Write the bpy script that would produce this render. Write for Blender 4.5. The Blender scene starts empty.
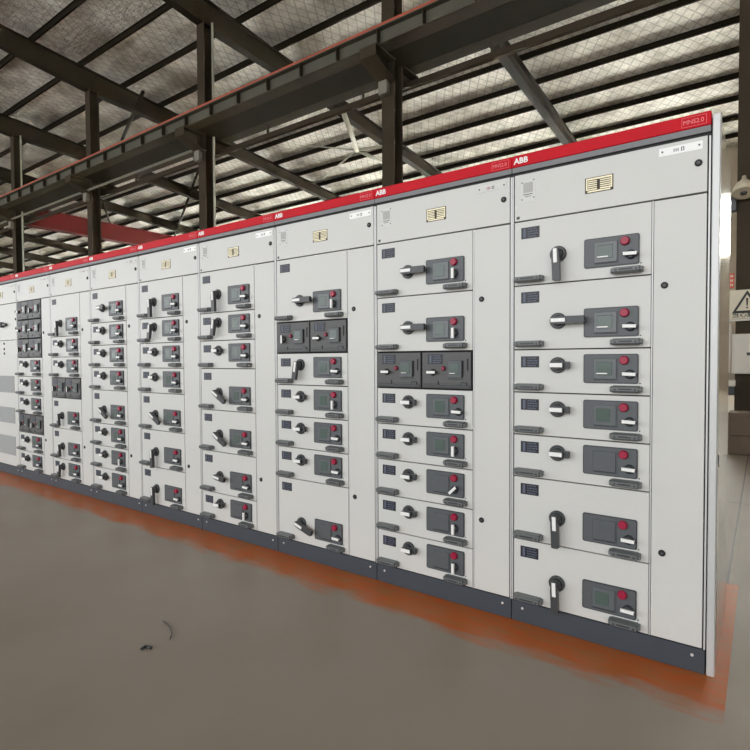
import bpy, bmesh, math, random
from mathutils import Matrix, Vector
random.seed(7)
SC = bpy.context.scene
COL = SC.collection

# ------------------------------------------------------------------ camera
YAW, PIT, ROL = 0.62615846, -0.02769374, -0.00516694
cam_d = bpy.data.cameras.new('camera'); cam = bpy.data.objects.new('camera', cam_d); COL.objects.link(cam)
fw = Vector((-math.sin(YAW)*math.cos(PIT), math.cos(YAW)*math.cos(PIT), math.sin(PIT)))
rt = Vector((math.cos(YAW), math.sin(YAW), 0)); up = rt.cross(fw)
rt2 = math.cos(ROL)*rt + math.sin(ROL)*up; up2 = -math.sin(ROL)*rt + math.cos(ROL)*up
m = Matrix.Identity(4)
for i in range(3):
    m[i][0] = rt2[i]; m[i][1] = up2[i]; m[i][2] = -fw[i]
m.translation = Vector((0.174518, -2.462620, 1.254820))
cam.matrix_world = m
cam_d.sensor_width = 36.0; cam_d.lens = 537.8126/750*36; cam_d.clip_end = 300; cam_d.clip_start = 0.05
SC.camera = cam

# ------------------------------------------------------------------ light
w = bpy.data.worlds.new('daylight'); SC.world = w; w.use_nodes = True
bg = w.node_tree.nodes['Background']; bg.inputs[0].default_value = (0.93, 0.97, 1.0, 1); bg.inputs[1].default_value = 0.45

def area(name, loc, target, sx, sy, power, color=(1, 1, 1)):
    l = bpy.data.lights.new(name, 'AREA'); l.shape = 'RECTANGLE'; l.size = sx; l.size_y = sy
    l.energy = power; l.color = color
    o = bpy.data.objects.new(name, l); COL.objects.link(o); o.location = loc
    o.rotation_euler = (Vector(target)-Vector(loc)).to_track_quat('-Z', 'Y').to_euler()
    return o
# daylight entering by the open long side of the hall, behind the camera
area('daylight_open_side', (-26, -15.5, 5.0), (-26, 4, 1.5), 80, 8, 6000, (0.98, 0.99, 1.0))
# daylight entering by the ribbon window of the far long wall
area('daylight_ribbon_window', (-26, 23.6, 6.5), (-26, 10, 8.2), 76, 2.3, 30000, (1.0, 0.95, 0.9))
SC.view_settings.view_transform = 'Standard'; SC.view_settings.look = 'None'
SC.view_settings.exposure = 0.0; SC.view_settings.gamma = 1; SC.view_settings.use_curve_mapping = False

# ------------------------------------------------------------------ materials
def srgb(r, g, b):
    f = lambda c: (c/255/12.92) if c/255 <= 0.04045 else ((c/255+0.055)/1.055)**2.4
    return (f(r), f(g), f(b), 1)

def mat(name, col, rough=0.5, metal=0.0, var=0.06, scale=6.0, bump=0.0, bscale=60.0, coat=0.0, spec=None):
    M = bpy.data.materials.new(name); M.use_nodes = True
    nt = M.node_tree; b = nt.nodes['Principled BSDF']
    b.inputs['Roughness'].default_value = rough; b.inputs['Metallic'].default_value = metal
    if spec is not None: b.inputs['Specular IOR Level'].default_value = spec
    if coat: b.inputs['Coat Weight'].default_value = coat; b.inputs['Coat Roughness'].default_value = 0.15
    tc = nt.nodes.new('ShaderNodeTexCoord')
    n = nt.nodes.new('ShaderNodeTexNoise'); n.inputs['Scale'].default_value = scale; n.inputs['Detail'].default_value = 4
    nt.links.new(tc.outputs['Object'], n.inputs['Vector'])
    r = nt.nodes.new('ShaderNodeValToRGB')
    c0 = [max(0, c*(1-var)) for c in col[:3]]; c1 = [min(1, c*(1+var)) for c in col[:3]]
    r.color_ramp.elements[0].position = 0.3; r.color_ramp.elements[1].position = 0.7
    r.color_ramp.elements[0].color = (*c0, 1); r.color_ramp.elements[1].color = (*c1, 1)
    nt.links.new(n.outputs['Fac'], r.inputs['Fac']); nt.links.new(r.outputs['Color'], b.inputs['Base Color'])
    if bump:
        n2 = nt.nodes.new('ShaderNodeTexNoise'); n2.inputs['Scale'].default_value = bscale
        nt.links.new(tc.outputs['Object'], n2.inputs['Vector'])
        bp = nt.nodes.new('ShaderNodeBump'); bp.inputs['Strength'].default_value = bump; bp.inputs['Distance'].default_value = 0.01
        nt.links.new(n2.outputs['Fac'], bp.inputs['Height']); nt.links.new(bp.outputs['Normal'], b.inputs['Normal'])
    return M

PAINT = mat('light_grey_enamel', srgb(208, 208, 204), 0.38, 0, 0.015, 3)
FRAME = mat('galvanised_frame', srgb(200, 201, 200), 0.35, 0.2, 0.03, 5)
GAP = mat('dark_interior', srgb(30, 30, 32), 0.8, 0, 0.05)
BLACKGAP = mat('black_rubber', srgb(14, 14, 15), 0.6, 0, 0.05)
RED = mat('red_enamel', srgb(196, 8, 30), 0.5, 0, 0.04, spec=0.2)
BGREY = mat('mid_grey_enamel', srgb(118, 119, 122), 0.45, 0, 0.03)
PLINTH = mat('slate_blue_plinth', srgb(60, 67, 75), 0.5, 0, 0.05)
PANEL = mat('grey_control_plastic', srgb(84, 88, 91), 0.42, 0, 0.05, 20)
PANELR = mat('dark_panel_rim', srgb(52, 55, 58), 0.4, 0, 0.05, 20)
DKPANEL = mat('dark_drawer_front', srgb(78, 78, 78), 0.42, 0, 0.06, 14)
SCREEN = mat('green_grey_screen', srgb(78, 94, 88), 0.15, 0, 0.08, 10)
SCREEN2 = mat('grey_screen_door', srgb(93, 98, 100), 0.25, 0, 0.05, 10)
GRIP = mat('grey_grip_plastic', srgb(104, 107, 108), 0.4, 0, 0.08, 30)
KNOB = mat('charcoal_knob', srgb(62, 64, 66), 0.35, 0, 0.06, 20)
WHITE = mat('white_plastic', srgb(240, 240, 238), 0.3, 0, 0.01)
BUTTON = mat('crimson_button', srgb(154, 16, 56), 0.35, 0, 0.05)
BUTTOND = mat('dull_red_button', srgb(122, 24, 52), 0.4, 0, 0.05)
LABEL = mat('navy_label', srgb(24, 28, 40), 0.4, 0, 0.08, 30)
LABTX = mat('label_print', srgb(88, 94, 110), 0.5, 0, 0.1, 40)
BRASS = mat('gold_foil_plate', srgb(214, 204, 172), 0.3, 0.3, 0.1, 30)
BRASSP = mat('brown_plate_print', srgb(62, 52, 36), 0.5, 0, 0.1, 30)
FILM = mat('sticker_film', srgb(214, 214, 211), 0.5, 0, 0.01)
INK = mat('sticker_ink', srgb(86, 86, 86), 0.6, 0, 0.05)
REDINK = mat('dark_red_ink', srgb(150, 50, 60), 0.6, 0, 0.05)
TAG = mat('white_tag_plate', srgb(246, 246, 244), 0.3, 0, 0.01)
PINK = mat('pale_red_print', srgb(232, 130, 136), 0.5, 0, 0.03)
MESHG = mat('grey_vent_mesh', srgb(160, 162, 162), 0.6, 0, 0.05, 80, 0.3, 300)
BOLT = mat('zinc_bolt', srgb(225, 225, 225), 0.3, 0.3, 0.03)
STEELD = mat('dark_brown_steel_paint', srgb(64, 56, 44), 0.7, 0, 0.12, 2, spec=0.15)
STEELP = mat('dark_purlin_paint', srgb(36, 30, 20), 0.8, 0, 0.15, 2, spec=0.12)
STEELG = mat('grey_green_steel_paint', srgb(92, 90, 78), 0.6, 0, 0.12, 2, spec=0.2)
RAILO = mat('red_oxide_rail', srgb(176, 84, 62), 0.55, 0, 0.15, 3)
CRANE = mat('crane_red_paint', srgb(84, 10, 6), 0.6, 0, 0.08, 2, spec=0.15)
PALE = mat('pale_pipe_paint', srgb(190, 188, 172), 0.5, 0, 0.06, 5)
OFFG = mat('weathered_grey_pipe', srgb(128, 124, 112), 0.5, 0, 0.06, 5)
CRATE = mat('brown_crate_board', srgb(112, 96, 80), 0.7, 0, 0.1, 4)
BEIGE = mat('beige_wall_sheet', srgb(172, 160, 140), 0.7, 0, 0.08, 0.8, 0.2, 8)
CREAM = mat('cream_enamel', srgb(214, 204, 178), 0.4, 0, 0.04)
OFFW = mat('off_white_enamel', srgb(214, 208, 196), 0.45, 0, 0.03)
ORSIGN = mat('orange_red_sign', srgb(206, 74, 48), 0.5, 0, 0.1, 20)
SIGNBK = mat('sign_black', srgb(26, 24, 22), 0.5, 0, 0.05)
SIDE = mat('polished_side_sheet', srgb(205, 200, 190), 0.16, 0.75, 0.04, 3)
GLASS = bpy.data.materials.new('window_glass'); GLASS.use_nodes = True
_b = GLASS.node_tree.nodes['Principled BSDF']; _b.inputs['Base Color'].default_value = (0.9, 0.95, 0.93, 1)
_b.inputs['Transmission Weight'].default_value = 1.0; _b.inputs['Roughness'].default_value = 0.05; _b.inputs['IOR'].default_value = 1.01

def floor_mat():
    M = bpy.data.materials.new('worn_epoxy_floor'); M.use_nodes = True; nt = M.node_tree; N = nt.nodes; L = nt.links
    b = N['Principled BSDF']; tc = N.new('ShaderNodeTexCoord')
    def math_(op, a, bb=None, cc=None, clamp=False):
        n = N.new('ShaderNodeMath'); n.operation = op; n.use_clamp = clamp
        for i, v in enumerate([a, bb, cc]):
            if v is None: continue
            if isinstance(v, (int, float)): n.inputs[i].default_value = v
            else: L.new(v, n.inputs[i])
        return n.outputs[0]
    sep = N.new('ShaderNodeSeparateXYZ'); L.new(tc.outputs['Object'], sep.inputs[0])
    n1 = N.new('ShaderNodeTexNoise'); n1.inputs['Scale'].default_value = 0.9; n1.inputs['Detail'].default_value = 6
    L.new(tc.outputs['Object'], n1.inputs['Vector'])
    r1 = N.new('ShaderNodeValToRGB'); r1.color_ramp.elements[0].position = 0.3; r1.color_ramp.elements[1].position = 0.72
    r1.color_ramp.elements[0].color = srgb(146, 134, 120); r1.color_ramp.elements[1].color = srgb(160, 150, 137)
    L.new(n1.outputs['Fac'], r1.inputs['Fac'])
    # the rust-orange painted strip the row stands on: worn edge
    mp = N.new('ShaderNodeMapping'); mp.inputs['Scale'].default_value = (1.3, 5, 1); L.new(tc.outputs['Object'], mp.inputs[0])
    n2 = N.new('ShaderNodeTexNoise'); n2.inputs['Scale'].default_value = 2.2; n2.inputs['Detail'].default_value = 7; n2.inputs['Roughness'].default_value = 0.65
    L.new(mp.outputs[0], n2.inputs['Vector'])
    nn = math_('MULTIPLY_ADD', n2.outputs['Fac'], 0.34, -0.17)
    y = math_('ADD', sep.outputs['Y'], nn)
    fr = math_('MULTIPLY_ADD', y, 1/0.10, 0.30/0.10, True)
    bk = math_('LESS_THAN', sep.outputs['Y'], 1.09)
    rx = math_('LESS_THAN', sep.outputs['X'], 0.076)
    mask = math_('MULTIPLY', math_('MULTIPLY', fr, bk), rx)
    n3 = N.new('ShaderNodeTexNoise'); n3.inputs['Scale'].default_value = 5; n3.inputs['Detail'].default_value = 6
    L.new(mp.outputs[0], n3.inputs['Vector'])
    r3 = N.new('ShaderNodeValToRGB'); r3.color_ramp.elements[0].position = 0.35; r3.color_ramp.elements[1].position = 0.7
    r3.color_ramp.elements[0].color = srgb(190, 92, 34); r3.color_ramp.elements[1].color = srgb(166, 108, 60)
    L.new(n3.outputs['Fac'], r3.inputs['Fac'])
    mx = N.new('ShaderNodeMixRGB'); L.new(mask, mx.inputs['Fac']); L.new(r1.outputs['Color'], mx.inputs[1]); L.new(r3.outputs['Color'], mx.inputs[2])
    # joints between the floor slabs
    def joint(co, per, off):
        f = math_('FRACT', math_('MULTIPLY_ADD', co, 1/per, off))
        return math_('LESS_THAN', f, 0.012/per)
    j = math_('MAXIMUM', joint(sep.outputs['X'], 6.0, -0.003), joint(sep.outputs['Y'], 6.0, -0.52))
    far = math_('GREATER_THAN', sep.outputs['Y'], 1.09)
    j = math_('MULTIPLY', j, far)
    mx2 = N.new('ShaderNodeMixRGB'); L.new(j, mx2.inputs['Fac']); L.new(mx.outputs[0], mx2.inputs[1]); mx2.inputs[2].default_value = srgb(60, 54, 48)
    L.new(mx2.outputs[0], b.inputs['Base Color'])
    b.inputs['Roughness'].default_value = 0.42; b.inputs['Specular IOR Level'].default_value = 0.35
    return M
FLOOR = floor_mat()

def foil_mat():
    M = bpy.data.materials.new('silver_foil_insulation'); M.use_nodes = True; nt = M.node_tree; N = nt.nodes; L = nt.links
    b = N['Principled BSDF']; tc = N.new('ShaderNodeTexCoord')
    n1 = N.new('ShaderNodeTexNoise'); n1.inputs['Scale'].default_value = 0.55; n1.inputs['Detail'].default_value = 7; n1.inputs['Roughness'].default_value = 0.65
    L.new(tc.outputs['Object'], n1.inputs['Vector'])
    r1 = N.new('ShaderNodeValToRGB'); r1.color_ramp.elements[0].position = 0.36; r1.color_ramp.elements[1].position = 0.62
    r1.color_ramp.elements[0].color = srgb(158, 150, 136); r1.color_ramp.elements[1].color = srgb(255, 252, 242)
    L.new(n1.outputs['Fac'], r1.inputs['Fac'])
    # wire netting that carries the foil: two crossing sets of thin lines
    fac = None
    for ang in (0.55, -0.55):
        mp = N.new('ShaderNodeMapping'); mp.inputs['Rotation'].default_value = (0, 0, ang); L.new(tc.outputs['Object'], mp.inputs[0])
        wv = N.new('ShaderNodeTexWave'); wv.inputs['Scale'].default_value = 1.2; wv.inputs['Distortion'].default_value = 1.2; wv.inputs['Detail Scale'].default_value = 0.6
        L.new(mp.outputs[0], wv.inputs['Vector'])
        gt = N.new('ShaderNodeMath'); gt.operation = 'GREATER_THAN'; gt.inputs[1].default_value = 0.955; L.new(wv.outputs['Fac'], gt.inputs[0])
        if fac is None: fac = gt.outputs[0]
        else:
            mxx = N.new('ShaderNodeMath'); mxx.operation = 'MAXIMUM'; L.new(fac, mxx.inputs[0]); L.new(gt.outputs[0], mxx.inputs[1]); fac = mxx.outputs[0]
    sc = N.new('ShaderNodeMath'); sc.operation = 'MULTIPLY'; sc.inputs[1].default_value = 0.4; L.new(fac, sc.inputs[0])
    mx = N.new('ShaderNodeMixRGB'); L.new(sc.outputs[0], mx.inputs['Fac']); L.new(r1.outputs['Color'], mx.inputs[1]); mx.inputs[2].default_value = srgb(96, 88, 66)
    L.new(mx.outputs[0], b.inputs['Base Color'])
    b.inputs['Metallic'].default_value = 0.35; b.inputs['Roughness'].default_value = 0.38
    mp2 = N.new('ShaderNodeMapping'); mp2.inputs['Scale'].default_value = (1, 3.0, 1); mp2.inputs['Rotation'].default_value = (0, 0, 0.3); L.new(tc.outputs['Object'], mp2.inputs[0])
    n2 = N.new('ShaderNodeTexNoise'); n2.inputs['Scale'].default_value = 2.2; n2.inputs['Detail'].default_value = 8; n2.inputs['Roughness'].default_value = 0.7
    L.new(mp2.outputs[0], n2.inputs['Vector'])
    bp = N.new('ShaderNodeBump'); bp.inputs['Strength'].default_value = 0.8; bp.inputs['Distance'].default_value = 0.25
    L.new(n2.outputs['Fac'], bp.inputs['Height']); L.new(bp.outputs['Normal'], b.inputs['Normal'])
    return M
FOIL = foil_mat()

# ------------------------------------------------------------------ helpers
class MB:
    """collects shapes with per-shape material into one mesh"""
    def __init__(s): s.bm = bmesh.new(); s.mats = []
    def mi(s, M):
        if M not in s.mats: s.mats.append(M)
        return s.mats.index(M)
    def box(s, x0, x1, y0, y1, z0, z1, M, bev=0.0, seg=1):
        r = bmesh.ops.create_cube(s.bm, size=1)['verts']
        for v in r: v.co = Vector(((x0+x1)/2+v.co.x*(x1-x0), (y0+y1)/2+v.co.y*(y1-y0), (z0+z1)/2+v.co.z*(z1-z0)))
        k = s.mi(M); fs = set(f for v in r for f in v.link_faces)
        for f in fs: f.material_index = k
        if bev:
            es = list(set(e for v in r for e in v.link_edges))
            rr = bmesh.ops.bevel(s.bm, geom=es, offset=bev, segments=seg, profile=0.7, affect='EDGES')
            for f in rr['faces']: f.material_index = k
        return s
    def poly(s, pts, a, b, M, axis='y', smooth=False):
        """prism: 2D outline (p,q) extruded between a and b on axis"""
        def P(p, q, t):
            return {'y': (p, t, q), 'x': (t, p, q), 'z': (p, q, t)}[axis]
        v0 = [s.bm.verts.new(P(p, q, a)) for p, q in pts]; v1 = [s.bm.verts.new(P(p, q, b)) for p, q in pts]
        k = s.mi(M); n = len(pts); fs = [s.bm.faces.new(v0), s.bm.faces.new(v1[::-1])]
        for i in range(n):
            f = s.bm.faces.new((v0[i], v1[i], v1[(i+1) % n], v0[(i+1) % n])); f.smooth = smooth; fs.append(f)
        for f in fs: f.material_index = k
        bmesh.ops.recalc_face_normals(s.bm, faces=fs)
        return s
    def lathe(s, prof, M, origin=(0, 0, 0), axis='y', n=24):
        """profile list of (radius, t) turned about the axis; closes the ends"""
        k = s.mi(M); rings = []; fs = []
        for r, t in prof:
            ring = []
            for i in range(n):
                a = 2*math.pi*i/n; c, d = r*math.cos(a), r*math.sin(a)
                co = {'y': (c, t, d), 'z': (c, d, t), 'x': (t, c, d)}[axis]
                ring.append(s.bm.verts.new(Vector(co)+Vector(origin)))
            rings.append(ring)
        for a, b in zip(rings, rings[1:]):
            for i in range(n):
                f = s.bm.faces.new((a[i], a[(i+1) % n], b[(i+1) % n], b[i])); f.smooth = True; fs.append(f)
        fs.append(s.bm.faces.new(rings[0])); fs.append(s.bm.faces.new(rings[-1]))
        for f in fs: f.material_index = k
        bmesh.ops.recalc_face_normals(s.bm, faces=fs)
        return s
    def tube(s, p0, p1, r, M, n=10):
        p0, p1 = Vector(p0), Vector(p1); d = (p1-p0).normalized()
        a = d.orthogonal().normalized(); b = d.cross(a); k = s.mi(M); R = []
        for p in (p0, p1):
            R.append([s.bm.verts.new(p+r*(math.cos(2*math.pi*i/n)*a+math.sin(2*math.pi*i/n)*b)) for i in range(n)])
        fs = [s.bm.faces.new(R[0]), s.bm.faces.new(R[1][::-1])]
        for i in range(n):
            f = s.bm.faces.new((R[0][i], R[1][i], R[1][(i+1) % n], R[0][(i+1) % n])); f.smooth = True; fs.append(f)
        for f in fs: f.material_index = k
        bmesh.ops.recalc_face_normals(s.bm, faces=fs)
        return s
    def mesh(s, name):
        me = bpy.data.meshes.new(name); s.bm.to_mesh(me); s.bm.free()
        for M in s.mats: me.materials.append(M)
        return me
    def obj(s, name, parent=None, loc=(0, 0, 0)): return put(name, s.mesh(name), parent, loc)

def put(name, me, parent=None, loc=(0, 0, 0), rot=(0, 0, 0)):
    o = bpy.data.objects.new(name, me); COL.objects.link(o); o.location = loc; o.rotation_euler = rot
    if parent: o.parent = parent
    return o
def thing(name, loc, label, cat, group=None):
    o = bpy.data.objects.new(name, None); COL.objects.link(o); o.location = loc; o.empty_display_size = 0.1
    return tag(o, label, cat, group)
def tag(o, label, cat, group=None):
    o['label'] = label; o['category'] = cat
    if group: o['group'] = group
    return o
def struct(o): o['kind'] = 'structure'; return o

def text_mesh(txt, size, M, depth=0.0006, bold=0.0, sx=1.0, centre=False):
    """lettering standing upright in the x-z plane, facing -y"""
    cu = bpy.data.curves.new('lettering', 'FONT'); cu.body = txt; cu.size = size; cu.extrude = depth; cu.offset = bold
    cu.resolution_u = 3
    if centre: cu.align_x = 'CENTER'
    o = bpy.data.objects.new('lettering', cu); COL.objects.link(o)
    dg = bpy.context.evaluated_depsgraph_get(); me = bpy.data.meshes.new_from_object(o.evaluated_get(dg))
    bpy.data.objects.remove(o); bpy.data.curves.remove(cu)
    me.transform(Matrix.Rotation(math.pi/2, 4, 'X') @ Matrix.Diagonal((sx, 1, 1, 1)))
    me.materials.clear(); me.materials.append(M)
    return me

# ------------------------------------------------------------------ hall (structure)
XL, XR, YF, YB = -70.0, 14.0, -13.0, 23.0
def zr(y): return 10.45 - 0.08*(y-6.6)          # rafter centre line
struct(MB().box(XL, XR, YF-8, YB+2, -0.12, 0, FLOOR).obj('floor'))
struct(MB().poly([(YF, zr(YF)+0.43), (YB+.3, zr(YB+.3)+0.43), (YB+.3, zr(YB+.3)+0.55), (YF, zr(YF)+0.55)], XL, XR, FOIL, 'x').obj('ceiling'))
# far long wall with its ribbon windows
zt = zr(YB)+0.43
struct(MB().box(XL, XR, YB, YB+.2, 0, 5.3, BEIGE).obj('wall_back'))
struct(MB().box(XL, XR, YB, YB+.2, 7.8, zt, BEIGE).obj('wall_back'))
nwin = 0
x = XR-0.1
piers = [XR, 6.2, 0.2-1.1]
edges = [(0.15, 5.8), (6.4, 13.5)] + [(-5.6-6*i, -1.1-6*i) for i in range(11)]
prev = XR
for a, b in sorted(edges, reverse=True):
    struct(MB().box(b, prev, YB, YB+.2, 5.3, 7.8, BEIGE).obj('wall_back')); prev = a
    nwin += 1
    f = MB()
    f.box(a, b, YB+.04, YB+.14, 5.3, 5.38, OFFW); f.box(a, b, YB+.04, YB+.14, 7.72, 7.8, OFFW)
    for k in range(4):
        xx = a+(b-a-.07)*k/3; f.box(xx, xx+.07, YB+.04, YB+.14, 5.38, 7.72, OFFW)
    fo = struct(f.obj('window_%d' % nwin))
    MB().box(a+.07, b-.07, YB+.08, YB+.09, 5.38, 7.72, GLASS).obj('pane', fo)
struct(MB().box(XL, prev, YB, YB+.2, 5.3, 7.8, BEIGE).obj('wall_back'))
struct(MB().poly([(YF, 0), (YB, 0), (YB, zt), (YF, zr(YF)+.43)], XL-.2, XL, BEIGE, 'x').obj('wall_left'))
struct(MB().poly([(YF, 0), (YB, 0), (YB, zt), (YF, zr(YF)+.43)], XR, XR+.2, BEIGE, 'x').obj('wall_right'))

# ------------------------------------------------------------------ steel frame
XCOL = [0.0-5.92*i for i in range(0, 12)]
YC = 6.6
def column_mesh():
    m_ = MB(); w_, d_ = 0.15, 0.15
    m_.box(-w_, w_, -d_, -d_+.016, 0.02, 10.1, STEELD); m_.box(-w_, w_, d_-.016, d_, 0.02, 10.1, STEELD)
    m_.box(-.008, .008, -d_+.016, d_-.016, 0.02, 10.1, STEELD)
    m_.box(-w_-.03, w_+.03, -d_-.03, d_+.03, 0, 0.02, STEELD)
    return m_.mesh('column_shaft')
def bracket_mesh(sg, e):
    m_ = MB()
    d_ = 0.155*sg; e = e*sg
    m_.poly([(d_, 6.72), (e, 6.96), (e, 7.14), (d_, 7.14)], -.012, .012, STEELD, 'x')
    m_.poly([(d_, 6.70), (e, 6.94), (e, 6.96), (d_, 6.72)], -.19, .19, STEELD, 'x')
    m_.poly([(d_, 7.12), (e, 7.12), (e, 7.145), (d_, 7.145)], -.19, .19, STEELD, 'x')
    m_.box(-.19, .19, min(e, e-.015*sg), max(e, e-.015*sg), 6.95, 7.14, STEELD)
    return m_.mesh('bracket')
shaft, brk1, brk2 = column_mesh(), bracket_mesh(-1, .82), bracket_mesh(1, .7)
box_me = MB().box(-.12, .08, -.29, -.16, 6.48, 6.74, OFFG, .01).mesh('junction_box')
clab = {0: 'thick dark brown steel column at right edge, carrying the warning sign',
        1: 'dark steel column rising behind the second cabinet from the right',
        2: 'dark steel column with a pale pipe running down it',
        3: 'dark steel column with the red crane girder passing behind it',
        4: 'leftmost dark steel column, red girder starts beside it'}
cols = []
for i, xc in enumerate(XCOL):
    c = thing('steel_column', (xc, YC, 0), clab.get(i, 'dark steel column further down the hall under the crane beams'), 'column',
              'columns between the two bays' if i > 4 else None)
    put('shaft', shaft, c); 
    put('bracket', brk1, c); put('bracket', brk2, c)
# rafters
def rafter_mesh():
    m_ = MB(); ys = [YF+.2, YF+4, 2.2, YC-.3, YC+.3, 11.5, 19, YB-.1]
    dep = [.22, .22, .24, .42, .42, .22, .22, .22]
    top = [(y, zr(y)+.26) for y in ys]; bot = [(y, zr(y)-d) for y, d in zip(ys, dep)]
    for (t0, t1, b0, b1) in zip(top, top[1:], bot, bot[1:]):
        m_.poly([t0, t1, b1, b0], -.01, .01, STEELP, 'x')
        m_.poly([t0, t1, (t1[0], t1[1]-.03), (t0[0], t0[1]-.03)], -.13, .13, STEELP, 'x')
        m_.poly([b0, b1, (b1[0], b1[1]+.03), (b0[0], b0[1]+.03)], -.13, .13, STEELP, 'x')
    return m_.mesh('roof_rafter')
raf = rafter_mesh()
rlab = {1: 'dark steel rafter slanting behind the two nearest cabinets', 2: 'dark steel rafter crossing behind the second column from the right',
        3: 'dark steel rafter sloping down left of the pale Y-shaped brace', 4: 'dark steel rafter at upper left on the leftmost column'}
for i, xc in enumerate([5.92, 11.84]+XCOL):
    j = i-2
    tag(put('roof_rafter', raf, None, (xc, 0, 0)), rlab.get(j, 'dark steel rafter under the foil roof, spanning the hall'), 'rafter', None if j in rlab else 'roof rafters')
# purlins
y = YF+.8; k = 0
pur = MB()
pur.box(XL, XR, -.01, .01, 0, .15, STEELP); pur.box(XL, XR, -.01, .05, 0, .012, STEELP); pur.box(XL, XR, -.05, .01, .138, .15, STEELP)
pur = pur.mesh('roof_purlin')
while y < YB-.2:
    tag(put('roof_purlin', pur, None, (0, y, zr(y)+.27)), 'long dark purlin under the silver foil roof lining', 'purlin', 'roof purlins')
    y += 1.42
# crane runway beams either side of the columns
def beam(yb, label, rail, far):
    t = thing('crane_runway_beam', (0, yb, 7.15), label, 'beam')
    m_ = MB()
    m_.box(XL+.5, XR-.5, -.012, .012, .02, .33, STEELG); m_.box(XL+.5, XR-.5, -.15, .15, 0, .02, STEELD); m_.box(XL+.5, XR-.5, -.13, .13, .33, .35, STEELG)
    m_.obj('girder', t)
    s_ = MB().box(-.008, .008, -.12, -.012, .08, .33, STEELD).mesh('stiffener')
    for n in range(48): put('stiffener', s_, t, (5.2-1.0*n, 0, 0))
    MB().box(XL+.5, XR-.5, -.07, .07, .35, .44, rail).obj('rail', t)
    if far:
        MB().box(XL+.5, XR-.5, -.86, -.16, .0, .03, STEELP).obj('walkway_plate', t)
        m_ = MB().box(XL+.5, XR-.5, -.05, .05, -.33, -.21, STEELD)
        for n in range(24): m_.box(5.0-3*n, 5.03-3*n, -.03, .03, -.22, 0, STEELD)
        m_.obj('conductor_rail', t)
    return t
beam(YC-.57, 'grey-green crane runway beam with red-orange rail, nearer side of the columns', RAILO, False)
beam(YC+.45, 'dark crane runway beam on the far side of the columns, with walkway plate', STEELD, True)
# red crane girder of the far bay
t = thing('crane_bridge', (-28.3, YC+1.5, 7.62), 'red crane bridge girder crossing the far bay behind the left columns', 'crane')
m_ = MB()
m_.box(-.2, .2, -.2, YB-YC-2.0, .13, .96, CRANE, .01); m_.box(-.26, .26, -.2, YB-YC-2.0, .94, .98, CRANE); m_.box(-.26, .26, -.2, YB-YC-2.0, .12, .15, CRANE)
m_.obj('girder', t)
MB().box(-1.4, 1.4, -.12, .12, .12, .34, CRANE, .01).obj('end_carriage', t)
for sx in (-1.1, 1.1): MB().lathe([(.10, -.04), (.10, .04)], STEELD, (sx, 0, .10)).obj('wheel', t)
# service pipe, lamps, downpipes, roof bracing
tag(MB().tube((XL+1, YC-.25, 6.8), (XCOL[2]-.1, YC-.25, 6.8), .035, OFFG).obj('conduit_pipe'), 'thin pale pipe running along under the crane beams', 'pipe')
for i in (1, 2, 3, 4):
    xc = XCOL[i]
    tag(put('junction_box', box_me, None, (xc-.02, YC, 0)), ['', 'grey box on the column behind the second cabinet from the right', 'grey box under the bracket of the column with the pale pipe',
        'grey box under the bracket of the column before the red girder', 'grey box on the leftmost column'][i], 'electrical box')
tag(MB().tube((XCOL[2]+.2, YC+.08, 0), (XCOL[2]+.2, YC+.08, 10.1), .03, PALE).obj('downpipe'), 'pale vertical pipe beside the column, left of middle', 'pipe')
tag(MB().tube((XCOL[4]+.2, YC+.08, 0), (XCOL[4]+.2, YC+.08, 10.1), .03, PALE).obj('downpipe'), 'thin pale vertical pipe beside the leftmost column', 'pipe')
def roofpt(px, py, z=None, yy=None):
    k_ = (px-375)/537.8126; e_ = -(py-375)/537.8126
    d = fw + rt2*k_ + up2*e_
    o_ = m0
    if yy is not None: t_ = (yy-o_.y)/d.y
    else: t_ = (z-o_.z)/d.z
    return o_+d*t_
m0 = Vector((0.174518, -2.462620, 1.254820))
P = lambda px, py, yy: roofpt(px, py, yy=yy)
t = thing('roof_brace', (0, 0, 0), 'pale Y-shaped pipe brace hanging below the roof purlins', 'brace')
node = P(357, 150, 14.5)
t.location = node
for (px, py, yy, r_) in [(343, 111, 11.5, .09), (384, 163, 16.5, .07), (384, 146, 14.6, .05), (322, 179, 17.0, .035), (275, 143, 14.6, .03)]:
    MB().tube((0, 0, 0), P(px, py, yy)-node, r_, PALE).obj('strut', t)
br_l = ['thin dark diagonal roof brace behind the column with the pale pipe', 'thin dark diagonal roof brace above the crane beam rail at upper left', 'thin dark rod brace near the red girder']
for (a, b, lab) in [((198, 172, 13), (174, 238, 19), br_l[0]), ((143, 92, 7.7), (122, 140, 9.3), br_l[1]), ((103, 203, 12.5), (112, 228, 15), br_l[2])]:
    tag(MB().tube(P(*a), P(*b), .06, STEELP).obj('diagonal_brace'), lab, 'brace')

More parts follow.
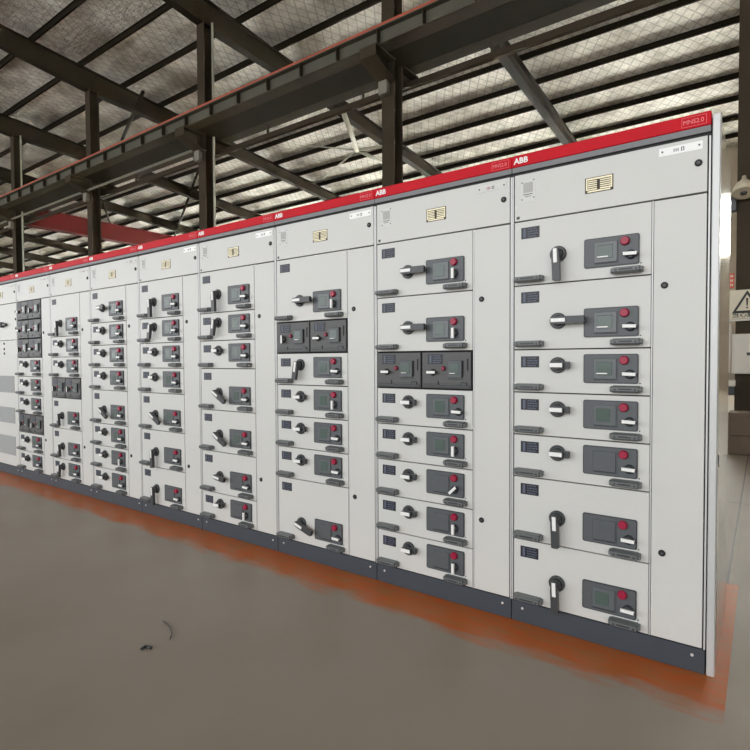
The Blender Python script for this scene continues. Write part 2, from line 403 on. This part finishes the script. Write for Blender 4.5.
# ------------------------------------------------------------------ things on the right-hand column
YS = YC-.15          # column face
sg = thing('warning_sign', (-.02, YS-.03, 1.985), 'cream warning sign with black exclamation triangle at the right edge', 'sign')
MB().box(-.205, .205, -.01, .03, -.19, .2, CREAM, .003).obj('plate', sg)
m_ = MB(); R_ = .205
def tri(r): return [(0, r), (-r*.9, -r*.62), (r*.9, -r*.62)]
o_, i_ = tri(.19), tri(.135)
for a in range(3):
    b = (a+1) % 3; m_.poly([o_[a], o_[b], i_[b], i_[a]], -.016, -.008, SIGNBK, 'y')
m_.poly([(-.012, .085), (.012, .085), (.007, -.02), (-.007, -.02)], -.016, -.008, SIGNBK, 'y'); m_.box(-.01, .01, -.016, -.008, -.055, -.035, SIGNBK)
o = m_.obj('warning_triangle', sg, (0, 0, .0))
tm = put('lettering', text_mesh('当心触电', .075, SIGNBK, .002, .001, 1.15, True), sg, (0, -.012, -.168))
MB().box(-.21, .21, -.045, .0, -.225, -.195, OFFW, .004).obj('ledge', sg)
rs = thing('notice_plate', (-.2, YS-.04, 2.318), 'small orange-red notice plate on the column above the warning sign', 'sign')
MB().box(-.03, .03, -.01, .04, -.1, .1, ORSIGN, .003).obj('plate', rs)
m_ = MB()
for zz in (-.06, 0, .06):
    for xx in (-.012, .006): m_.box(xx, xx+.012, -.013, -.009, zz-.016, zz+.016, CREAM)
m_.obj('lettering', rs)
eb = thing('electrical_box', (0.005, YS-.004, 1.313), 'off-white electrical box mounted on the right-hand column below the sign', 'electrical box')
MB().box(-.19, .19, -.12, 0, -.27, .27, OFFW, .008).obj('housing', eb)
MB().box(-.17, .17, -.128, -.118, -.25, .25, OFFW, .004).obj('door', eb)
MB().box(-.02, .02, -.14, -.126, -.02, .02, KNOB, .004).obj('latch', eb)
la = thing('bell_lamp', (-.07, YS-.2, 3.5), 'cream bell-shaped lamp fixed high on the right-hand column', 'lamp')
MB().lathe([(.03, .16), (.05, .12), (.09, .08), (.12, .02), (.135, -.05), (.135, -.07), (.11, -.06)], CREAM, axis='z').obj('lamp_shade', la)
MB().lathe([(.04, -.02), (.04, -.075), (.02, -.085)], KNOB, axis='z').obj('lens', la)
m_ = MB().tube((0, 0, .14), (0, 0, .2), .025, CREAM).tube((0, 0, .19), (0, .15, .13), .02, CREAM); m_.obj('bracket_arm', la)
la.rotation_euler = (math.radians(-22), 0, 0)
hb = tag(MB().box(-.24, -.15, YS-.06, YS+.02, 3.257, 3.47, KNOB, .01).obj('wall_bracket'), 'black bracket on the column edge under the bell-shaped lamp', 'bracket')
pp = tag(MB().tube((-.212, YS-.06, 1.06), (-.212, YS-.06, 1.74), .022, OFFW).obj('vertical_pipe'), 'off-white vertical pipe at the column edge under the sign', 'pipe')
sb = thing('socket_box', (-.195, YS-.09, .87), 'small white box with black base on column edge, below the electrical box', 'socket')
MB().box(-.045, .06, -.05, .05, .0, .09, OFFW, .01).obj('housing', sb)
MB().box(-.03, .05, -.04, .04, -.12, .0, KNOB, .008).obj('base', sb)
m_ = MB().box(-.2, .3, YS-.52, YS-.14, 0.0, .55, CRATE, .01).box(-.17, .27, YS-.55, YS-.52, .25, .5, CRATE, .01)
tag(m_.obj('equipment_crate'), 'brown crate standing at the foot of the right-hand column', 'crate')
for lab, a, b in [('thin dark cable scrap on the floor, the longer upper one', [(163, 621), (170, 627), (172, 634), (170, 639)], .0024),
                  ('small dark dirt scrap on the floor, lower left', [(141, 649), (146, 646), (151, 648)], .006)]:
    m_ = MB(); q = [roofpt(px, py, z=.006) for px, py in a]
    for u_, v_ in zip(q, q[1:]): m_.tube(u_, v_, b, KNOB, 6)
    tag(m_.obj('cable_scrap'), lab, 'scrap')

# ------------------------------------------------------------------ switchgear parts (shared meshes)
W = 0.8; DEP = 0.72
def drawer_front(h, w_=.583, M=PAINT):
    m_ = MB(); m_.box(0, w_, 0, .02, .0025, h-.0025, M, .0015)
    if M is PAINT: m_.lathe([(.003, 0), (.003, -.0015)], KNOB, (.545, 0, .052), n=8)
    return m_.mesh('drawer')
DRAW = {h: drawer_front(h) for h in (.2, .3, .4)}
def lever_mesh(L_, dial=.036):
    """rotary switch: round bezel plus raised lever pointing +x, white bar on its face near the hub"""
    m_ = MB()
    m_.lathe([(dial, 0), (dial, -.010), (dial-.004, -.014)], KNOB)
    m_.lathe([(.026, -.012), (.023, -.030), (.019, -.036)], KNOB, n=20)
    if L_ > .09:
        m_.poly([(-.02, -.013), (.02, -.017), (L_, -.016), (L_+.003, -.010), (L_+.003, .010), (L_, .016), (.02, .017), (-.02, .013)], -.052, -.030, KNOB)
        m_.box(-.018, .045, -.0545, -.051, -.0085, .0085, WHITE, .001)
    else:
        m_.poly([(-.022, -.011), (.0, -.017), (L_, -.015), (L_, .015), (.0, .017), (-.022, .011)], -.034, -.014, KNOB)
        m_.poly([(-.024, -.009), (.034, -.012), (.038, 0), (.034, .012), (-.024, .009)], -.048, -.030, KNOB)
        m_.box(-.024, .033, -.0505, -.046, -.0095, .0095, WHITE, .001)
    return m_.mesh('rotary_handle')
LEV = {'long': lever_mesh(.122), 'mid': lever_mesh(.092), 'small': lever_mesh(.058)}
def panel_mesh():
    m_ = MB()
    pts = []
    w_, h_, r_ = .22, .126, .008
    for cx, cz, a0 in [(w_-r_, h_-r_, 0), (r_, h_-r_, 90), (r_, r_, 180), (w_-r_, r_, 270)]:
        for k_ in range(4):
            a = math.radians(a0+30*k_); pts.append((cx+r_*math.cos(a), cz+r_*math.sin(a)))
    m_.poly(pts, -.007, .001, PANELR)
    p2 = [((p-.11)*.965+.11, (q-.063)*.94+.063) for p, q in pts]
    m_.poly(p2, -.0085, -.006, PANEL)
    m_.box(.140, .1415, -.0092, -.008, .008, .118, PANELR)
    return m_.mesh('control_panel')
CP = panel_mesh()
def display_mesh(kind):
    m_ = MB()
    m_.box(.043, .136, -.0125, -.008, .018, .106, SCREEN2 if kind != 'g' else PANEL, .0015)
    m_.box(.046, .136, -.0140, -.012, .014, .017, PANELR)
    if kind == 'a': m_.box(.056, .118, -.0140, -.012, .035, .092, SCREEN, .001); m_.box(.056, .1, -.016, -.012, .040, .0445, WHITE); m_.box(.056, .118, -.0145, -.012, .090, .0925, PANELR)
    if kind == 'b': m_.box(.056, .112, -.0140, -.012, .034, .090, SCREEN, .001)
    if kind == 'g': m_.box(.045, .128, -.0132, -.012, .098, .100, SCREEN2)
    return m_.mesh('display')
DISP = {k_: display_mesh(k_) for k_ in 'abg'}
BTN = MB().lathe([(.019, 0), (.019, -.006), (.017, -.008), (.017, -.014), (.015, -.016)], BUTTON, n=20).mesh('stop_button')
def sel_mesh():
    m_ = MB().lathe([(.020, 0), (.020, -.006), (.017, -.009), (.013, -.018)], PANELR, n=20)
    m_.box(-.027, .027, -.029, -.010, -.0065, .0065, KNOB, .002); m_.box(-.026, .026, -.0305, -.0285, -.006, .006, WHITE, .0008); m_.box(-.027, .027, -.030, -.02, .0055, .0075, WHITE)
    return m_.mesh('selector_switch')
SEL = sel_mesh()
def grip_mesh(L_):
    m_ = MB()
    pr = [(0, -.012), (-.030, -.014), (-.042, -.006), (-.042, .010), (-.030, .013), (0, .016)]
    m_.poly([(p, q) for p, q in pr], .010, L_-.010, GRIP, 'x')
    e_ = [(p*.8, q*.8) for p, q in pr]
    m_.poly(e_, 0, .011, GRIP, 'x'); m_.poly(e_, L_-.011, L_, GRIP, 'x')
    for xx in (.022, L_-.022): m_.lathe([(.005, -.041), (.005, -.0435)], KNOB, (xx, 0, 0), n=10)
    m_.box(.035, L_-.035, -.0432, -.041, -.002, .005, PANELR)
    return m_.mesh('pull_grip')
GRL, GRR = grip_mesh(.135), grip_mesh(.122)
def label_mesh():
    m_ = MB().box(0, .086, -.0015, .0, 0, .052, LABEL)
    m_.box(.010, .022, -.0019, -.0012, .005, .047, LABTX)
    r_ = random.Random(3)
    for k_ in range(4):
        xx = .032
        while xx < .074:
            l_ = r_.uniform(.004, .012); m_.box(xx, xx+l_, -.0019, -.0012, .006+k_*.0115, .0115+k_*.0115, LABTX); xx += l_+.003
    return m_.mesh('rating_label')
LAB = label_mesh()
def lock_mesh():
    return MB().lathe([(.0135, 0), (.0135, -.003), (.011, -.005)], BLACKGAP, n=18).lathe([(.006, -.004), (.006, -.006)], KNOB, n=10).mesh('lock')
LOCK = lock_mesh()
NP = MB()
NP.box(0, .115, -.002, 0, 0, .066, BRASSP); NP.box(.004, .111, -.0026, -.0018, .012, .063, BRASS); NP.box(.010, .104, -.0026, -.0018, .003, .009, BRASS)
for k_ in range(5): NP.box(.008, .107, -.0031, -.0024, .018+k_*.0085, .0215+k_*.0085, BRASSP)
NP.box(.050, .062, -.0031, -.0024, .012, .052, BRASSP)
NP = NP.mesh('nameplate')
def sticker():
    m_ = MB().box(0, .068, -.0006, 0, -.012, .092, FILM)
    m_.box(.012, .058, -.0009, -.0005, .032, .078, mat('pale_grey_print', srgb(176, 176, 174), .5, 0, .02))
    for xx, zz in ((.006, .080), (.062, .086), (.006, .002), (.062, .006)): m_.lathe([(.0032, -.0005), (.0032, -.0016)], INK, (xx, 0, zz), n=8)
    m_.box(.012, .056, -.001, -.0005, .022, .0255, INK); m_.box(.020, .050, -.001, -.0005, .013, .0155, INK)
    return m_.mesh('sticker')
STK = sticker()
def tagplate(M, ink):
    m_ = MB().box(0, .152, -.0016, 0, 0, .032, M)
    for xx in (.012, .140): m_.lathe([(.0035, -.001), (.0035, -.004)], KNOB, (xx, 0, .017), n=8)
    for k_ in range(3): m_.box(.052+k_*.007, .055+k_*.007, -.002, -.0012, .010, .022, ink)
    m_.box(.078, .081, -.002, -.0012, .009, .024, INK); m_.box(.086, .089, -.002, -.0012, .009, .024, INK); m_.box(.078, .089, -.002, -.0012, .009, .011, INK); m_.box(.078, .089, -.002, -.0012, .021, .023, INK)
    return m_.mesh('tag_plate')
TAGW, TAGF = tagplate(TAG, INK), tagplate(FILM, REDINK)
MINI = MB().box(0, .015, -.0008, 0, 0, .013, INK).mesh('inspection_mark')
LOGO = text_mesh('ABB', .036, WHITE, .0008, .0011, 1.02)
BADGE = text_mesh('MNS2.0', .024, PINK, .0006, .0, .92)
def badge_frame():
    m_ = MB()
    m_.box(0, .084, -.0008, 0, 0, .001, PINK); m_.box(0, .084, -.0008, 0, .036, .037, PINK); m_.box(0, .001, -.0008, 0, 0, .037, PINK); m_.box(.083, .084, -.0008, 0, 0, .037, PINK)
    return m_.mesh('badge_outline')
BADF = badge_frame()
def half_drawer():
    m_ = MB().box(0, .283, -.004, .02, .006, .194, DKPANEL, .002)
    m_.box(.008, .275, -.0052, -.0038, .030, .0325, PANELR); m_.box(.006, .277, -.0075, -.0035, .010, .024, KNOB, .002)
    m_.box(.095, .10, -.0065, -.004, .024, .044, BLACKGAP); m_.box(.262, .268, -.0065, -.004, .1, .16, BLACKGAP); m_.box(.225, .262, -.0085, -.0045, .018, .040, KNOB, .003)
    return m_.mesh('half_drawer')
HALF = half_drawer()
HD = MB().box(.155, .235, -.014, -.003, .062, .150, PANEL, .002).box(.166, .222, -.0155, -.013, .080, .138, SCREEN, .001)
HD.box(.168, .2, -.017, -.015, .084, .087, WHITE).box(.155, .245, -.006, -.0035, .052, .056, PANELR).box(.236, .240, -.012, -.0035, .07, .15, BLACKGAP)
HD = HD.mesh('display')
HSW = MB().lathe([(.018, 0), (.018, -.006), (.012, -.016)], KNOB, n=18).box(-.026, .026, -.024, -.008, -.007, .007, KNOB, .002).box(-.025, .025, -.0255, -.0235, -.0062, .0062, WHITE).mesh('selector_switch')
HBT = MB().lathe([(.013, 0), (.013, -.005), (.010, -.012)], BUTTOND, n=16).mesh('stop_button')

def r2(a): return (0, math.radians(a), 0)
R_DOWN = 90   # rotation about y that turns +x to -z
LEVERS = {'d': ('long', 88), 'r': ('long', 0), 's': ('small', 0), 'ds': ('mid', 100), 'g': ('long', 30), 'g2': ('long', 18), 'm': ('mid', 8), 'rs': ('mid', 0), 'dm': ('mid', 84)}
def add_drawer(cab, z0, h, kind, sel, disp, wht=True):
    d = put('drawer', DRAW[h], cab, (.012, 0, z0))
    put('rating_label', LAB, d, (.033, 0, h-.083))
    ln, ang = LEVERS[kind]
    put('rotary_handle', LEV[ln], d, (.206, 0, .128), r2(ang))
    put('control_panel', CP, d, (.319, 0, .050))
    put('display', DISP[disp], d, (.319, 0, .050))
    put('stop_button', BTN, d, (.319+.166, -.008, .050+.099))
    an = {'h': 2, 'v': 90, 'x': -45}[sel]
    px = .319+(.189 if sel == 'h' else .169)
    put('selector_switch', SEL, d, (px, -.008, .050+.040), r2(an))
    put('pull_grip', GRL, d, (.007, 0, .026)); put('pull_grip', GRR, d, (.433, 0, .026))
    return d
def add_half(cab, z0, x0, sel):
    d = put('half_drawer', HALF, cab, (x0, 0, z0))
    put('rating_label', LAB, d, (.036, -.0045, .132))
    put('selector_switch', HSW, d, (.065, -.004, .090), r2(90 if sel == 'v' else 0))
    put('stop_button', HBT, d, (.128, -.004, .110)); put('display', HD, d)
    return d

BODY = MB()
BODY.box(.001, .007, .0, DEP, .10, 2.115, FRAME)
BODY.box(.793, .799, .0, DEP, .10, 2.115, FRAME)
BODY.box(.007, .793, .022, DEP, .10, 2.115, GAP)
BODY.box(.0, .8, .006, DEP, 2.112, 2.128, BLACKGAP)
BODY.box(.5965, .6015, .004, .024, .10, 1.9, FRAME)
BODY = BODY.mesh('body')
PL = MB().box(.0015, .7985, -.001, DEP, 0, .098, PLINTH, .002)
for xx in (.055, .755): PL.lathe([(.006, -.001), (.006, -.004)], BOLT, (xx, 0, .068), n=10)
PL = PL.mesh('plinth')
BAND = MB().box(.001, .799, -.004, DEP, 2.130, 2.155, BGREY, .0015).box(.0005, .7995, -.007, DEP, 2.155, 2.209, RED, .003)
BAND = BAND.mesh('top_band')
HDOOR = MB().box(.012, .788, 0, .02, 1.9035, 2.118, PAINT, .0015).mesh('header_door')
CDOOR = MB().box(.604, .788, 0, .02, .1025, 1.8965, PAINT, .0015).mesh('cable_door')

def cabinet(n, label, rows, tagm=TAGW, badge=True):
    c = thing('switchgear_cabinet', (-W*n, 0, 0), label, 'electrical cabinet')
    put('body', BODY, c); put('plinth', PL, c)
    b = put('top_band', BAND, c)
    put('logo', LOGO, b, (.012, -.0078, 2.170))
    if badge: put('badge', BADGE, b, (.704, -.0078, 2.173)); put('badge_outline', BADF, b, (.700, -.0072, 2.163))
    h = put('header_door', HDOOR, c)
    put('nameplate', NP, h, (.332, 0, 1.975)); put('sticker', STK, h, (.042, 0, 1.998)); put('tag_plate', tagm, h, (.62, 0, 2.070))
    put('lock', LOCK, h, (.758, 0, 2.018)); put('inspection_mark', MINI, h, (.022, 0, 1.912))
    if rows is not None:
        d = put('cable_door', CDOOR, c)
        for zz in (1.552, .456): put('lock', LOCK, d, (.644, 0, zz))
        z = 1.9
        for r in rows:
            z -= r[0]
            if r[1] == 'dark':
                add_half(c, z, .012, r[2]); add_half(c, z, .305, r[3])
            else: add_drawer(c, z, r[0], r[1], r[2], r[3])
    return c
S, T, F = .2, .3, .4
cabinet(1, 'nearest light grey switchgear cabinet at the right end of the row', [(T, 'd', 'h', 'a'), (T, 'r', 'h', 'a'), (S, 's', 'h', 'a'), (S, 's', 'h', 'b'), (S, 's', 'h', 'g'), (T, 'd', 'h', 'g'), (T, 'd', 'h', 'b')])
cabinet(2, 'light grey switchgear cabinet, second from right, two right-pointing levers above dark half drawers', [(T, 'r', 'v', 'b'), (T, 'r', 'v', 'b'), (S, 'dark', 'h', 'h'), (S, 's', 'h', 'b'), (S, 's', 'v', 'b'), (S, 's', 'x', 'g'), (S, 's', 'v', 'g'), (S, 's', 'v', 'g')], TAGF)
cabinet(3, 'light grey switchgear cabinet, third from right, tall drawers at its top and bottom', [(F, 'r', 'v', 'b'), (S, 'dark', 'v', 'h'), (S, 'ds', 'h', 'b'), (S, 's', 'v', 'b'), (S, 's', 'h', 'b'), (S, 's', 'h', 'b'), (F, 'g2', 'h', 'g')])
cabinet(4, 'light grey switchgear cabinet with slanted levers in its lower half, fourth from right', [(T, 'd', 'h', 'b'), (S, 'ds', 'h', 'b'), (S, 's', 'h', 'b'), (T, 'g', 'h', 'b'), (T, 'g', 'h', 'b'), (T, 'm', 'h', 'g'), (S, 's', 'v', 'g')])
cabinet(5, 'light grey switchgear cabinet with two down levers in its bottom drawers, fifth from right', [(T, 'd', 'h', 'b'), (S, 'ds', 'h', 'b'), (S, 's', 'h', 'b'), (S, 's', 'h', 'b'), (T, 'g', 'h', 'b'), (T, 'd', 'h', 'g'), (T, 'd', 'h', 'g')])
cabinet(6, 'light grey switchgear cabinet with eight drawers, mostly small knobs, sixth from right', [(T, 'rs', 'h', 'b'), (S, 's', 'h', 'b'), (S, 's', 'h', 'b'), (S, 's', 'h', 'b'), (T, 'g', 'h', 'b'), (S, 's', 'h', 'b'), (S, 's', 'v', 'g'), (S, 's', 'h', 'g')], TAGF)
cabinet(7, 'light grey switchgear cabinet with a single dark row in the middle, seventh from right', [(F, 'd', 'h', 'b'), (S, 's', 'h', 'b'), (S, 's', 'h', 'b'), (S, 'dark', 'v', 'v'), (T, 'dm', 'h', 'b'), (T, 'dm', 'h', 'g'), (S, 'ds', 'h', 'b')], TAGF)
cabinet(8, 'light grey switchgear cabinet with three dark drawer rows stacked at the top, eighth from right', [(S, 'dark', 'h', 'v'), (S, 'dark', 'h', 'h'), (S, 'dark', 'v', 'h'), (S, 's', 'h', 'b'), (S, 's', 'h', 'b'), (S, 's', 'h', 'b'), (S, 'dark', 'v', 'v'), (S, 's', 'h', 'b'), (S, 's', 'h', 'b')], TAGF)
c9 = cabinet(9, 'plain-doored grey cabinet with grey vent panels at the left end of the row', None, TAGF)
ud = MB().box(.012, .788, 0, .02, 1.4975, 1.8965, PAINT, .0015).obj('upper_door', c9)
MB().box(.44, .56, -.03, 0, 1.655, 1.685, KNOB, .006).box(.43, .47, -.04, 0, 1.64, 1.70, KNOB, .006).obj('door_handle', ud)
for zz in (1.80, 1.62, 1.72): put('lock', LOCK, ud, (.775, 0, zz))
ld = MB().box(.012, .788, 0, .02, .1025, 1.4925, PAINT, .0015).obj('lower_door', c9)
for zz in (1.46, 1.40, 1.35): put('indicator', LOCK, ld, (.455, 0, zz))
MB().box(.10, .702, -.003, .001, .915, 1.10, MESHG).obj('vent_panel', ld)
MB().box(.10, .702, -.003, .001, .575, .75, MESHG).obj('vent_panel', ld)
MB().box(.10, .702, -.003, .001, .22, .43, MESHG).obj('vent_panel', ld)

# end panel closing the row on the right
ep = thing('end_panel', (0.0, 0, 0), 'tall pale end post and polished side sheet closing the row at right', 'panel')
MB().box(.0035, .031, -.002, .05, 0, 2.195, FRAME, .003).obj('corner_post', ep)
MB().box(.0035, .029, .05, DEP+.05, .0, 2.19, FRAME).box(.029, .031, .05, DEP+.05, .0, 2.19, SIDE).obj('side_sheet', ep)
m_ = MB().lathe([(.004, .031), (.004, .0335)], KNOB, (0, .1, 0.82), 'x', 10).box(.0305, .0335, .07, .085, .83, .87, KNOB); m_.obj('side_latch', ep)
